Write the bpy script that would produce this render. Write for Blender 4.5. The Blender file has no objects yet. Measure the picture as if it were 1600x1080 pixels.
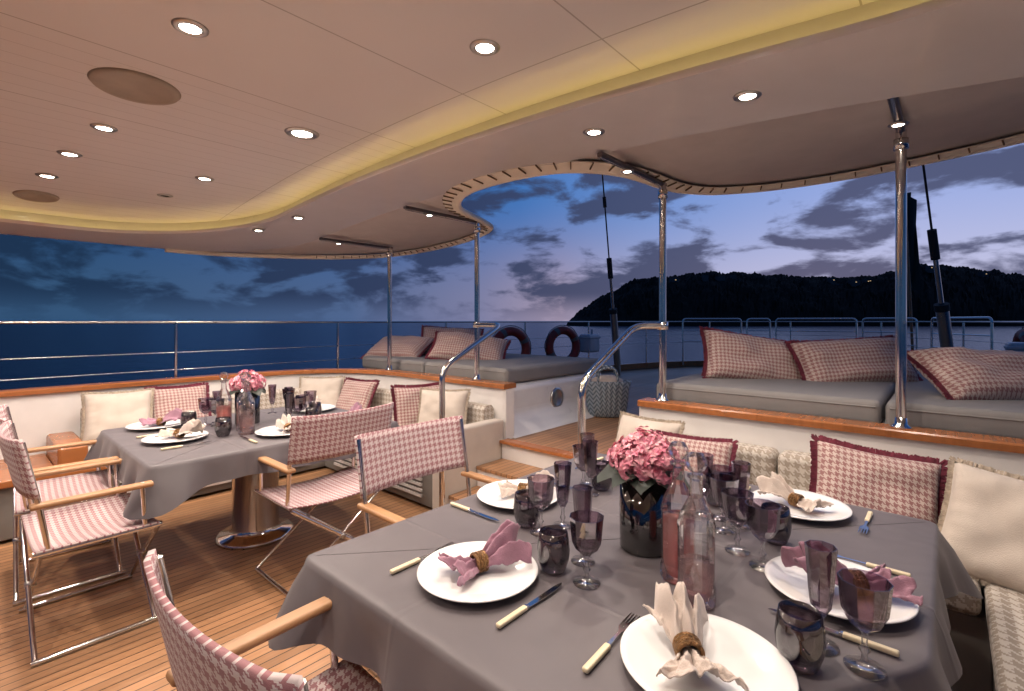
import bpy, bmesh, math, random
from mathutils import Vector, Matrix, noise
random.seed(7)
D = bpy.data
scene = bpy.context.scene
COL = scene.collection
R = math.radians
TH = R(41.5)
CX = -2.115   # ship centre line

# ------------------------------------------------------------------ node helpers
def newmat(name):
    m = D.materials.new(name); m.use_nodes = True
    nt = m.node_tree; nt.nodes.clear()
    out = nt.nodes.new('ShaderNodeOutputMaterial')
    return m, nt, out
def nd(nt, t, ins=None, **props):
    n = nt.nodes.new(t)
    for k, v in props.items(): setattr(n, k, v)
    if ins:
        for k, v in ins.items():
            s = n.inputs[k]
            if isinstance(v, bpy.types.NodeSocket): nt.links.new(v, s)
            else: s.default_value = v
    return n
def M(nt, op, a, b=0.0, c=None):
    d = {0: a, 1: b}
    if c is not None: d[2] = c
    return nd(nt, 'ShaderNodeMath', d, operation=op).outputs[0]
def mixc(nt, f, a, b):
    n = nd(nt, 'ShaderNodeMix', data_type='RGBA')
    for idx, v in ((0, f), (6, a), (7, b)):
        s = n.inputs[idx]
        if isinstance(v, bpy.types.NodeSocket): nt.links.new(v, s)
        else:
            if idx and len(v) == 3: v = (*v, 1)
            s.default_value = v
    return n.outputs[2]
def ramp(nt, fac, stops, interp='LINEAR'):
    n = nd(nt, 'ShaderNodeValToRGB', {0: fac})
    cr = n.color_ramp; cr.interpolation = interp
    while len(cr.elements) < len(stops): cr.elements.new(0.5)
    for e, (p, c) in zip(cr.elements, stops):
        e.position = p; e.color = (*c, 1) if len(c) == 3 else c
    return n.outputs[0]
def objco(nt): return nd(nt, 'ShaderNodeTexCoord').outputs['Object']
def uvco(nt): return nd(nt, 'ShaderNodeTexCoord').outputs['UV']
def mapping(nt, co, scale=(1, 1, 1), loc=(0, 0, 0)):
    return nd(nt, 'ShaderNodeMapping', {'Vector': co, 'Scale': scale, 'Location': loc}).outputs[0]

def simple(name, c, rough=0.5, metal=0.0, var=0.08, scale=8, bump=0.0, bscale=60, coat=0.0, emis=None, es=0, sheen=0.0, spec=0.5):
    m, nt, out = newmat(name)
    co = objco(nt)
    nz = nd(nt, 'ShaderNodeTexNoise', {'Vector': co, 'Scale': scale, 'Detail': 4}).outputs[0]
    c1 = tuple(max(0, x * (1 - var)) for x in c); c2 = tuple(min(1, x * (1 + var)) for x in c)
    colr = ramp(nt, nz, [(0.3, c1), (0.7, c2)])
    rr = M(nt, 'MULTIPLY_ADD', nz, 0.12 * rough, rough * 0.94)
    p = nd(nt, 'ShaderNodeBsdfPrincipled', {'Base Color': colr, 'Roughness': rr, 'Metallic': metal, 'Coat Weight': coat, 'Sheen Weight': sheen, 'Specular IOR Level': spec})
    if emis: p.inputs['Emission Color'].default_value = (*emis, 1); p.inputs['Emission Strength'].default_value = es
    if bump:
        n2 = nd(nt, 'ShaderNodeTexNoise', {'Vector': co, 'Scale': bscale, 'Detail': 3}).outputs[0]
        b = nd(nt, 'ShaderNodeBump', {'Height': n2, 'Strength': bump, 'Distance': 0.01})
        nt.links.new(b.outputs[0], p.inputs['Normal'])
    nt.links.new(p.outputs[0], out.inputs[0])
    return m

def houndstooth(name, dark, light, period=0.03):
    m, nt, out = newmat(name)
    uv = nd(nt, 'ShaderNodeSeparateXYZ', {0: uvco(nt)})
    S = 8.0 / period
    I = M(nt, 'FLOOR', M(nt, 'MULTIPLY', uv.outputs[0], S)); J = M(nt, 'FLOOR', M(nt, 'MULTIPLY', uv.outputs[1], S))
    sel = M(nt, 'LESS_THAN', M(nt, 'FLOORED_MODULO', M(nt, 'ADD', I, J), 4.0), 1.5)
    a = M(nt, 'LESS_THAN', M(nt, 'FLOORED_MODULO', I, 8.0), 3.5)
    b = M(nt, 'LESS_THAN', M(nt, 'FLOORED_MODULO', J, 8.0), 3.5)
    f = M(nt, 'ADD', M(nt, 'MULTIPLY', sel, a), M(nt, 'MULTIPLY', M(nt, 'SUBTRACT', 1.0, sel), b))
    nz = nd(nt, 'ShaderNodeTexNoise', {'Vector': objco(nt), 'Scale': 5, 'Detail': 4}).outputs[0]
    cc = mixc(nt, f, light, dark)
    cc = mixc(nt, M(nt, 'MULTIPLY', nz, 0.35), cc, tuple(x * 0.6 for x in light))
    bp = nd(nt, 'ShaderNodeTexNoise', {'Vector': uvco(nt), 'Scale': 500, 'Detail': 2}).outputs[0]
    bg_ = nd(nt, 'ShaderNodeTexNoise', {'Vector': uvco(nt), 'Scale': 9, 'Detail': 2}).outputs[0]
    bmp = nd(nt, 'ShaderNodeBump', {'Height': M(nt, 'ADD', bp, M(nt, 'MULTIPLY', bg_, 6.0)), 'Strength': 0.35, 'Distance': 0.003})
    p = nd(nt, 'ShaderNodeBsdfPrincipled', {'Base Color': cc, 'Roughness': 0.85, 'Normal': bmp.outputs[0], 'Sheen Weight': 0.12, 'Specular IOR Level': 0.2})
    nt.links.new(p.outputs[0], out.inputs[0])
    return m

def teak(name, plank=0.052, caulk=True, axis=0, base=(0.35, 0.18, 0.088), rough=0.42):
    m, nt, out = newmat(name)
    co = objco(nt)
    s = nd(nt, 'ShaderNodeSeparateXYZ', {0: co})
    u = M(nt, 'DIVIDE', s.outputs[axis], plank)
    idx = M(nt, 'FLOOR', u); fr = M(nt, 'FRACT', u)
    wn = nd(nt, 'ShaderNodeTexWhiteNoise', {'Vector': nd(nt, 'ShaderNodeCombineXYZ', {0: idx, 1: 3.0}).outputs[0]}).outputs[0]
    sc = (60, 2.2, 8) if axis == 0 else (2.2, 60, 8)
    g = nd(nt, 'ShaderNodeTexNoise', {'Vector': mapping(nt, co, sc), 'Scale': 1.0, 'Detail': 5}).outputs[0]
    big = nd(nt, 'ShaderNodeTexNoise', {'Vector': co, 'Scale': 1.4, 'Detail': 3}).outputs[0]
    dk = tuple(x * 0.58 for x in base); lt = tuple(min(1, x * 1.35) for x in base)
    f = M(nt, 'ADD', M(nt, 'MULTIPLY', g, 0.5), M(nt, 'ADD', M(nt, 'MULTIPLY', wn, 0.36), M(nt, 'MULTIPLY', big, 0.3)))
    c = ramp(nt, f, [(0.2, dk), (0.9, lt)])
    if caulk:
        c = mixc(nt, M(nt, 'LESS_THAN', fr, 0.1), c, (0.025, 0.017, 0.013))
    b = nd(nt, 'ShaderNodeBump', {'Height': M(nt, 'MULTIPLY', g, 0.3), 'Strength': 0.15, 'Distance': 0.004})
    rr = M(nt, 'MULTIPLY_ADD', big, 0.25, rough - 0.12)
    p = nd(nt, 'ShaderNodeBsdfPrincipled', {'Base Color': c, 'Roughness': rr, 'Normal': b.outputs[0]})
    nt.links.new(p.outputs[0], out.inputs[0])
    return m

def thinglass(name, tint, gloss=0.12, rough=0.02, edge=0.6, body=0.0):
    m, nt, out = newmat(name)
    lw = nd(nt, 'ShaderNodeLayerWeight', {'Blend': 0.3})
    nz = nd(nt, 'ShaderNodeTexNoise', {'Vector': objco(nt), 'Scale': 30}).outputs[0]
    ec = tuple(x * edge for x in tint)
    tc = mixc(nt, lw.outputs['Facing'], tint, ec)
    sh = nd(nt, 'ShaderNodeBsdfTransparent', {'Color': tc}).outputs[0]
    if body:
        df = nd(nt, 'ShaderNodeBsdfTranslucent', {'Color': (*tint, 1)})
        df2 = nd(nt, 'ShaderNodeBsdfDiffuse', {'Color': (*tint, 1)})
        a = nd(nt, 'ShaderNodeMixShader', {0: 0.5, 1: df.outputs[0], 2: df2.outputs[0]})
        sh = nd(nt, 'ShaderNodeMixShader', {0: body, 1: sh, 2: a.outputs[0]}).outputs[0]
    gl = nd(nt, 'ShaderNodeBsdfGlossy', {'Color': (1, 1, 1, 1), 'Roughness': M(nt, 'MULTIPLY_ADD', nz, 0.03, rough)})
    f = M(nt, 'ADD', M(nt, 'MULTIPLY', lw.outputs['Fresnel'], 0.75), gloss * 0.35)
    mx = nd(nt, 'ShaderNodeMixShader', {0: f, 1: sh, 2: gl.outputs[0]})
    nt.links.new(mx.outputs[0], out.inputs[0])
    return m

def glowmat(name, c, s):
    m, nt, out = newmat(name)
    nz = nd(nt, 'ShaderNodeTexNoise', {'Vector': objco(nt), 'Scale': 1.2}).outputs[0]
    e = nd(nt, 'ShaderNodeEmission', {'Color': (*c, 1), 'Strength': M(nt, 'MULTIPLY_ADD', nz, 0.6 * s, 0.7 * s)})
    nt.links.new(e.outputs[0], out.inputs[0])
    return m

# ------------------------------------------------------------------ materials
m_floor = teak('teak_deck')
m_teakcap = teak('varnished_teak', 0.4, False, base=(0.34, 0.12, 0.04), rough=0.25)
m_armwood = teak('arm_teak', 0.5, False, base=(0.42, 0.22, 0.10), rough=0.4)
m_white = simple('white_gelcoat', (0.72, 0.69, 0.67), 0.28, var=0.03, coat=0.3)
m_ringw = simple('gloss_soffit', (0.76, 0.72, 0.70), 0.10, var=0.02, coat=0.6)
m_base = simple('sofa_base_grey', (0.20, 0.185, 0.17), 0.5)
m_chrome = simple('polished_steel', (0.72, 0.70, 0.68), 0.12, 1.0, var=0.03)
m_brush = simple('satin_steel', (0.55, 0.53, 0.51), 0.28, 1.0, var=0.05)
m_darksteel = simple('dark_anodised', (0.14, 0.13, 0.135), 0.3, 0.8, var=0.1)
m_pink = houndstooth('pink_houndstooth', (0.30, 0.115, 0.13), (0.60, 0.50, 0.485), 0.028)
m_pinkp = houndstooth('pink_houndstooth_pillow', (0.27, 0.105, 0.11), (0.56, 0.45, 0.40), 0.026)
m_beige = houndstooth('beige_houndstooth', (0.34, 0.28, 0.225), (0.60, 0.545, 0.485), 0.045)
m_cream = simple('cream_linen', (0.54, 0.465, 0.40), 0.9, var=0.06, bump=0.3, bscale=300, sheen=0.2)
m_maroon = simple('maroon_fringe', (0.14, 0.020, 0.038), 0.9, var=0.3, scale=60)
m_creamf = simple('cream_fringe', (0.40, 0.33, 0.26), 0.9, var=0.3, scale=60)
m_pad = simple('grey_sunpad', (0.20, 0.187, 0.182), 0.75, var=0.05, bump=0.15, bscale=300)
m_plate = simple('white_porcelain', (0.75, 0.735, 0.725), 0.12, var=0.01, coat=0.4)
m_napp = simple('mauve_napkin', (0.31, 0.155, 0.21), 0.85, var=0.12, scale=30, bump=0.3, bscale=400, sheen=0.25)
m_napc = simple('cream_napkin', (0.52, 0.43, 0.375), 0.85, var=0.08, scale=30, bump=0.3, bscale=400, sheen=0.3)
m_bronze = simple('bronze_beads', (0.22, 0.12, 0.055), 0.36, 1.0, var=0.5, scale=110, bump=0.8, bscale=220)
m_ivory = simple('ivory_handle', (0.64, 0.54, 0.36), 0.3, var=0.08)
m_smoke = thinglass('smoky_glass', (0.70, 0.62, 0.69), 0.28, edge=0.5)
m_smoked = thinglass('smoky_glass_dark', (0.46, 0.40, 0.45), 0.30, edge=0.6)
m_clear = thinglass('clear_glass', (0.97, 0.97, 0.98), 0.25, edge=0.72)
m_vase = thinglass('black_vase_glass', (0.22, 0.19, 0.19), 0.35)
m_rose = thinglass('rose_water', (0.95, 0.48, 0.44), 0.03, body=0.35, edge=0.9)
m_water = thinglass('water', (0.95, 0.74, 0.72), 0.03, body=0.24, edge=0.9)
m_awning = simple('awning_canvas', (0.52, 0.47, 0.46), 0.5, var=0.05, bump=0.1, bscale=200)
m_awedge = simple('awning_edge', (0.80, 0.73, 0.62), 0.6, var=0.06)
m_brass = simple('brass_hook', (0.16, 0.10, 0.05), 0.45, 0.6, var=0.2)
m_dark = simple('dark_rope', (0.03, 0.025, 0.025), 0.7)
m_lamp = glowmat('lamp_glow', (1.0, 0.88, 0.72), 60)
m_cove = glowmat('cove_led', (1.0, 0.72, 0.22), 5.5)
m_leaf = simple('dark_leaf', (0.02, 0.028, 0.02), 0.5, var=0.4, scale=20)
m_ringred = simple('lifering_red', (0.28, 0.03, 0.02), 0.5, var=0.15)
m_lrband = simple('lifering_band', (0.16, 0.14, 0.14), 0.5)
m_grille = simple('speaker_grille', (0.44, 0.38, 0.32), 0.7, var=0.1, bump=0.5, bscale=400)
m_liferope = simple('white_box', (0.5, 0.5, 0.53), 0.4)
m_flag = simple('flag_cloth', (0.01, 0.03, 0.03), 0.9)

def mk_cloth():
    m, nt, out = newmat('grey_tablecloth')
    co = objco(nt)
    nz = nd(nt, 'ShaderNodeTexNoise', {'Vector': co, 'Scale': 2.5, 'Detail': 5}).outputs[0]
    fine = nd(nt, 'ShaderNodeTexNoise', {'Vector': co, 'Scale': 600, 'Detail': 2}).outputs[0]
    c = ramp(nt, nz, [(0.25, (0.094, 0.080, 0.086)), (0.75, (0.120, 0.104, 0.110))])
    s = nd(nt, 'ShaderNodeSeparateXYZ', {0: co})
    def crease(o, pos):
        d = M(nt, 'ABSOLUTE', M(nt, 'SUBTRACT', o, pos))
        return M(nt, 'MAXIMUM', M(nt, 'SUBTRACT', 1.0, M(nt, 'DIVIDE', d, 0.012)), 0.0)
    h = M(nt, 'ADD', crease(s.outputs[0], -0.98), crease(s.outputs[1], 1.58))
    h = M(nt, 'ADD', h, crease(s.outputs[0], -0.45))
    h = M(nt, 'ADD', h, crease(s.outputs[1], 1.05))
    rip = nd(nt, 'ShaderNodeTexNoise', {'Vector': co, 'Scale': 3.5, 'Detail': 2, 'Distortion': 0.5}).outputs[0]
    hh = M(nt, 'ADD', M(nt, 'MULTIPLY', h, 0.3), M(nt, 'ADD', M(nt, 'MULTIPLY', rip, 2.6), M(nt, 'MULTIPLY', fine, 0.06)))
    b = nd(nt, 'ShaderNodeBump', {'Height': hh, 'Strength': 0.6, 'Distance': 0.008})
    p = nd(nt, 'ShaderNodeBsdfPrincipled', {'Base Color': c, 'Roughness': 0.50, 'Normal': b.outputs[0], 'Sheen Weight': 0.08, 'Specular IOR Level': 0.38})
    nt.links.new(p.outputs[0], out.inputs[0])
    return m
m_cloth = mk_cloth()

def mk_ceiling():
    m, nt, out = newmat('ceiling_panels')
    co = objco(nt)
    s = nd(nt, 'ShaderNodeSeparateXYZ', {0: co})
    def lines(o, off, per, w):
        f = M(nt, 'FRACT', M(nt, 'DIVIDE', M(nt, 'ADD', o, off), per))
        return M(nt, 'LESS_THAN', f, w / per)
    big = lines(s.outputs[0], 0.93 + 7.3, 0.73, 0.006)
    ty = lines(s.outputs[1], -1.53 + 7.5, 2.5, 0.006)
    fx = lines(s.outputs[0], 0.93 + 7.3, 0.1043, 0.003)
    left = M(nt, 'LESS_THAN', s.outputs[0], -2.39)
    l = M(nt, 'MAXIMUM', M(nt, 'MAXIMUM', big, ty), M(nt, 'MULTIPLY', M(nt, 'MULTIPLY', fx, left), 0.8))
    nz = nd(nt, 'ShaderNodeTexNoise', {'Vector': co, 'Scale': 1.5}).outputs[0]
    base = ramp(nt, nz, [(0.3, (0.77, 0.74, 0.735)), (0.7, (0.81, 0.78, 0.775))])
    c = mixc(nt, M(nt, 'MULTIPLY', l, 0.6), base, (0.25, 0.21, 0.19))
    b = nd(nt, 'ShaderNodeBump', {'Height': M(nt, 'SUBTRACT', 1.0, l), 'Strength': 0.4, 'Distance': 0.004})
    p = nd(nt, 'ShaderNodeBsdfPrincipled', {'Base Color': c, 'Roughness': 0.28, 'Normal': b.outputs[0]})
    nt.links.new(p.outputs[0], out.inputs[0])
    return m
m_ceil = mk_ceiling()

def mk_bag():
    m, nt, out = newmat('woven_silver')
    s = nd(nt, 'ShaderNodeSeparateXYZ', {0: objco(nt)})
    ang = M(nt, 'ARCTAN2', s.outputs[1], s.outputs[0])
    row = M(nt, 'MULTIPLY', s.outputs[2], 22.0)
    zig = M(nt, 'PINGPONG', M(nt, 'MULTIPLY', ang, 5.0), 1.0)
    f = M(nt, 'FRACT', M(nt, 'ADD', row, zig))
    c = ramp(nt, f, [(0.0, (0.05, 0.08, 0.11)), (0.2, (0.25, 0.31, 0.37)), (0.6, (0.40, 0.47, 0.54)), (1.0, (0.08, 0.12, 0.16))])
    b = nd(nt, 'ShaderNodeBump', {'Height': f, 'Strength': 0.8, 'Distance': 0.01})
    p = nd(nt, 'ShaderNodeBsdfPrincipled', {'Base Color': c, 'Roughness': 0.35, 'Metallic': 0.4, 'Normal': b.outputs[0]})
    nt.links.new(p.outputs[0], out.inputs[0])
    return m
m_bag = mk_bag()
def mk_petal():
    m, nt, out = newmat('hydrangea_petals')
    nz = nd(nt, 'ShaderNodeTexNoise', {'Vector': objco(nt), 'Scale': 45, 'Detail': 2}).outputs[0]
    c = ramp(nt, nz, [(0.3, (0.55, 0.12, 0.20)), (0.5, (0.70, 0.27, 0.34)), (0.7, (0.76, 0.46, 0.48))])
    p = nd(nt, 'ShaderNodeBsdfPrincipled', {'Base Color': c, 'Roughness': 0.6})
    nt.links.new(p.outputs[0], out.inputs[0])
    return m
m_petal = mk_petal()

# ------------------------------------------------------------------ geometry helpers
def link(o, parent=None):
    COL.objects.link(o)
    if parent is not None: o.parent = parent
    return o
def empty(name, loc=(0, 0, 0), rot=(0, 0, 0)):
    e = D.objects.new(name, None); e.location = loc; e.rotation_euler = rot; e.empty_display_size = 0.1
    return link(e)
def boxuv(me, s=1.0):
    uvl = me.uv_layers.new(name='UVMap')
    for p in me.polygons:
        n = p.normal; a = max(range(3), key=lambda i: abs(n[i]))
        i, j = [(1, 2), (0, 2), (0, 1)][a]
        for li in p.loop_indices:
            v = me.vertices[me.loops[li].vertex_index].co
            uvl.data[li].uv = (v[i] * s, v[j] * s)
def mesh(name, vs, fs, mat, parent=None, smooth=False, uv=True, loc=None, rot=None):
    me = D.meshes.new(name); me.from_pydata([tuple(v) for v in vs], [], fs); me.update()
    bm = bmesh.new(); bm.from_mesh(me); bmesh.ops.recalc_face_normals(bm, faces=bm.faces); bm.to_mesh(me); bm.free()
    if uv: boxuv(me)
    me.materials.append(mat)
    if smooth: me.polygons.foreach_set('use_smooth', [True] * len(me.polygons))
    o = D.objects.new(name, me)
    if loc: o.location = loc
    if rot: o.rotation_euler = rot
    return link(o, parent)
def box(name, lo, hi, mat, parent=None, bev=0.0, seg=2, loc=None, rot=None):
    bm = bmesh.new(); bmesh.ops.create_cube(bm, size=1)
    lo = Vector(lo); hi = Vector(hi); c = (lo + hi) / 2; s = hi - lo
    for v in bm.verts: v.co = Vector((v.co.x * s.x, v.co.y * s.y, v.co.z * s.z)) + c
    if bev: bmesh.ops.bevel(bm, geom=list(bm.edges), offset=bev, segments=seg, affect='EDGES', profile=0.5)
    me = D.meshes.new(name); bm.to_mesh(me); bm.free(); boxuv(me); me.materials.append(mat)
    if bev: me.polygons.foreach_set('use_smooth', [True] * len(me.polygons))
    o = D.objects.new(name, me)
    if bev:
        md = o.modifiers.new('wn', 'WEIGHTED_NORMAL')
    if loc: o.location = loc
    if rot: o.rotation_euler = rot
    return link(o, parent)
def fillet(pts, r, n=6):
    pts = [Vector(p) for p in pts]
    out = [pts[0]]
    for i in range(1, len(pts) - 1):
        a, b, c = pts[i - 1], pts[i], pts[i + 1]
        d1 = (a - b); d2 = (c - b); rr = min(r, d1.length * 0.49, d2.length * 0.49)
        p1 = b + d1.normalized() * rr; p2 = b + d2.normalized() * rr
        for k in range(n + 1):
            t = k / n
            out.append(p1 * (1 - t) ** 2 + b * 2 * t * (1 - t) + p2 * t * t)
    out.append(pts[-1]); return out
def tube(name, pts, r, mat, parent=None, fil=0.0, cyc=False, res=4):
    if fil: pts = fillet(pts, fil)
    cu = D.curves.new(name, 'CURVE'); cu.dimensions = '3D'; cu.bevel_depth = r; cu.bevel_resolution = res; cu.use_fill_caps = True
    sp = cu.splines.new('POLY'); sp.points.add(len(pts) - 1)
    for p, q in zip(sp.points, pts): p.co = (*q, 1)
    sp.use_cyclic_u = cyc
    cu.materials.append(mat)
    return link(D.objects.new(name, cu), parent)
def lathe(name, prof, seg, mat, parent=None, loc=(0, 0, 0), smooth=True, sx=1, sy=1, twist=0):
    vs = []; fs = []
    for r, z in prof:
        for k in range(seg):
            a = 2 * math.pi * k / seg + twist
            vs.append((r * math.cos(a) * sx, r * math.sin(a) * sy, z))
    n = len(prof)
    for i in range(n - 1):
        for k in range(seg):
            fs.append((i * seg + k, i * seg + (k + 1) % seg, (i + 1) * seg + (k + 1) % seg, (i + 1) * seg + k))
    if prof[0][0] > 1e-5: fs.append(tuple(range(seg))[::-1])
    if prof[-1][0] > 1e-5: fs.append(tuple((n - 1) * seg + k for k in range(seg)))
    me = D.meshes.new(name); me.from_pydata(vs, [], fs)
    bm = bmesh.new(); bm.from_mesh(me); bmesh.ops.remove_doubles(bm, verts=bm.verts, dist=1e-5); bmesh.ops.recalc_face_normals(bm, faces=bm.faces); bm.to_mesh(me); bm.free()
    boxuv(me); me.materials.append(mat)
    if smooth: me.polygons.foreach_set('use_smooth', [True] * len(me.polygons))
    o = D.objects.new(name, me); o.location = loc
    return link(o, parent)
def sweep(name, path, w, z0, z1, mat, parent=None, side=0.0, bev=0.0, smooth=True):
    """rectangular section swept along a plan path"""
    P = [Vector((p[0], p[1])) for p in path]; vs = []; n = len(P)
    sec = [(-w / 2, z0), (w / 2, z0), (w / 2, z1 - bev), (w / 2 - bev, z1), (-w / 2 + bev, z1), (-w / 2, z1 - bev)] if bev else [(-w / 2, z0), (w / 2, z0), (w / 2, z1), (-w / 2, z1)]
    k = len(sec)
    for i, p in enumerate(P):
        t = (P[min(i + 1, n - 1)] - P[max(i - 1, 0)]).normalized(); nn = Vector((-t.y, t.x))
        for o, z in sec:
            q = p + nn * (o + side); vs.append((q.x, q.y, z))
    fs = []
    for i in range(n - 1):
        for j in range(k):
            fs.append((i * k + j, i * k + (j + 1) % k, (i + 1) * k + (j + 1) % k, (i + 1) * k + j))
    fs.append(tuple(range(k))); fs.append(tuple((n - 1) * k + j for j in range(k)))
    return mesh(name, vs, fs, mat, parent)
def V3(p2, z): return [(p[0], p[1], z) for p in p2]

# ------------------------------------------------------------------ hull and decks
rail = [(-5.38, -3.5), (-5.38, 0.0), (-5.38, 3.0), (-5.3, 5.0), (-5.15, 7.0), (-4.9, 8.5), (-4.5, 9.9), (-3.7, 11.1), (-2.1, 11.8), (-0.5, 11.1), (0.35, 9.9), (0.75, 8.5), (0.98, 7.0), (1.1, 5.0), (1.15, 3.0), (1.15, -3.5)]
railf = [tuple(p) for p in fillet([(a, b, 0) for a, b in rail], 1.2, 5)]
yacht = empty('yacht_hull')
vs = []
for x, y, _ in railf: vs += [(x, y, 0.55), (x, y, -0.6), (CX + (x - CX) * 0.9, y * 0.97, -2.2)]
fs = []
for i in range(len(railf) - 1):
    for j in range(2): fs.append((3 * i + j, 3 * i + j + 1, 3 * i + 4 + j, 3 * i + 3 + j))
mesh('topsides', vs, fs, m_white, yacht, smooth=True)
sweep('toe_rail', [(p[0], p[1]) for p in railf], 0.09, 0.46, 0.57, m_teakcap, yacht)
# cockpit sole
deck = mesh('teak_deck_floor', [(-5.3, -3.5, 0), (1.1, -3.5, 0), (1.1, 3.0, 0), (-5.3, 3.0, 0)], [(0, 1, 2, 3)], m_floor)
aft = [(p[0], p[1]) for p in railf if p[1] > 2.95]
aft = [(-5.36, 2.92)] + aft + [(1.13, 2.92)]
mesh('teak_aft_deck', V3(aft, 0.45), [tuple(range(len(aft)))], m_floor)
# steps
st = empty('deck_steps')
for k, (y, z) in enumerate([(2.36, 0.15), (2.64, 0.30), (2.92, 0.45)]):
    box('riser_%d' % (k + 1), (-2.70, y + 0.01, z - 0.15), (-1.53, y + 0.30 if k < 2 else y + 0.1, z - 0.012), m_white, st)
    if k < 2: box('tread_%d' % (k + 1), (-2.70, y, z - 0.012), (-1.53, y + 0.31, z + 0.012), m_floor, st)
box('top_nosing', (-2.70, 2.90, 0.44), (-1.53, 3.0, 0.462), m_teakcap, st)

# coaming + teak cap
lp = [(p[0], p[1]) for p in fillet([(-2.70, 3.03, 0), (-5.24, 3.03, 0), (-5.24, -3.5, 0)], 1.15, 14)]
rp = [(p[0], p[1]) for p in fillet([(-1.52, 3.03, 0), (1.05, 3.03, 0), (1.05, -1.5, 0)], 0.5, 10)]
for nm, P in (('bulwark_coaming', lp), ('bulwark_coaming', rp)):
    e = empty(nm)
    sweep('wall', P, 0.10, -0.0, 0.862, m_white, e)
    sweep('teak_cap', P, 0.15, 0.866, 0.905, m_teakcap, e, bev=0.008)

# ------------------------------------------------------------------ sofas
def sofa_left():
    e = empty('corner_sofa')
    box('base_aft', (-4.5, 2.36, 0.02), (-2.78, 2.97, 0.36), m_base, e, 0.01)
    box('base_side', (-5.18, -3.4, 0.02), (-4.50, 2.97, 0.36), m_base, e, 0.01)
    for k in range(6):
        box('louvre_%d' % k, (-4.3, 2.345, 0.08 + k * 0.042), (-3.0, 2.362, 0.10 + k * 0.042), m_white, e)
    for k in range(6):
        box('louvre_side_%d' % k, (-4.502, 0.6, 0.08 + k * 0.042), (-4.485, 2.2, 0.10 + k * 0.042), m_white, e)
    box('teak_edge_aft', (-4.46, 2.33, 0.36), (-2.78, 2.40, 0.40), m_teakcap, e, 0.008)
    box('teak_edge_side', (-4.53, 0.45, 0.36), (-4.46, 2.33, 0.40), m_teakcap, e, 0.008)
    box('seat_aft', (-4.5, 2.36, 0.36), (-2.82, 2.90, 0.47), m_beige, e, 0.03, 3)
    box('seat_side', (-5.12, 0.62, 0.36), (-4.51, 2.90, 0.47), m_beige, e, 0.03, 3)
    P = [(p[0], p[1]) for p in fillet([(-2.82, 2.90, 0), (-5.11, 2.90, 0), (-5.11, 0.66, 0)], 1.0, 12)]
    sweep('back_cushion', P, 0.12, 0.46, 0.73, m_beige, e, bev=0.03)
    box('arm_end', (-2.82, 2.30, 0.0), (-2.71, 2.97, 0.62), m_cream, e, 0.02)
    box('side_shelf', (-5.18, -3.4, 0.36), (-4.46, 0.46, 0.41), m_teakcap, e, 0.01)
    box('arm_side', (-5.15, 0.46, 0.36), (-4.5, 0.62, 0.56), m_teakcap, e, 0.02)
sofa_left()
def sofa_right():
    e = empty('corner_sofa')
    box('base_aft', (-1.5, 2.42, 0.0), (0.12, 2.97, 0.36), m_base, e, 0.01)
    box('base_side', (0.12, 0.1, 0.0), (1.0, 2.97, 0.36), m_base, e, 0.01)
    for k in range(2):
        box('seat_aft_%d' % k, (-1.46 + 0.78 * k, 2.40, 0.36), (-0.69 + 0.78 * k, 2.88, 0.47), m_beige, e, 0.03, 3)
    box('seat_side', (0.10, 0.3, 0.36), (0.86, 2.88, 0.47), m_beige, e, 0.03, 3)
    for k in range(3):
        x0 = -1.46 + k * 0.79
        box('back_cushion_%d' % k, (x0, 2.83, 0.47), (x0 + 0.78, 2.975, 0.735), m_beige, e, 0.035, 3)
    box('back_side', (0.86, 0.3, 0.47), (0.99, 2.82, 0.73), m_beige, e, 0.035, 3)
    box('arm_end', (-1.52, 2.35, 0.0), (-1.465, 2.97, 0.60), m_cream, e, 0.02)
sofa_right()

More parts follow.
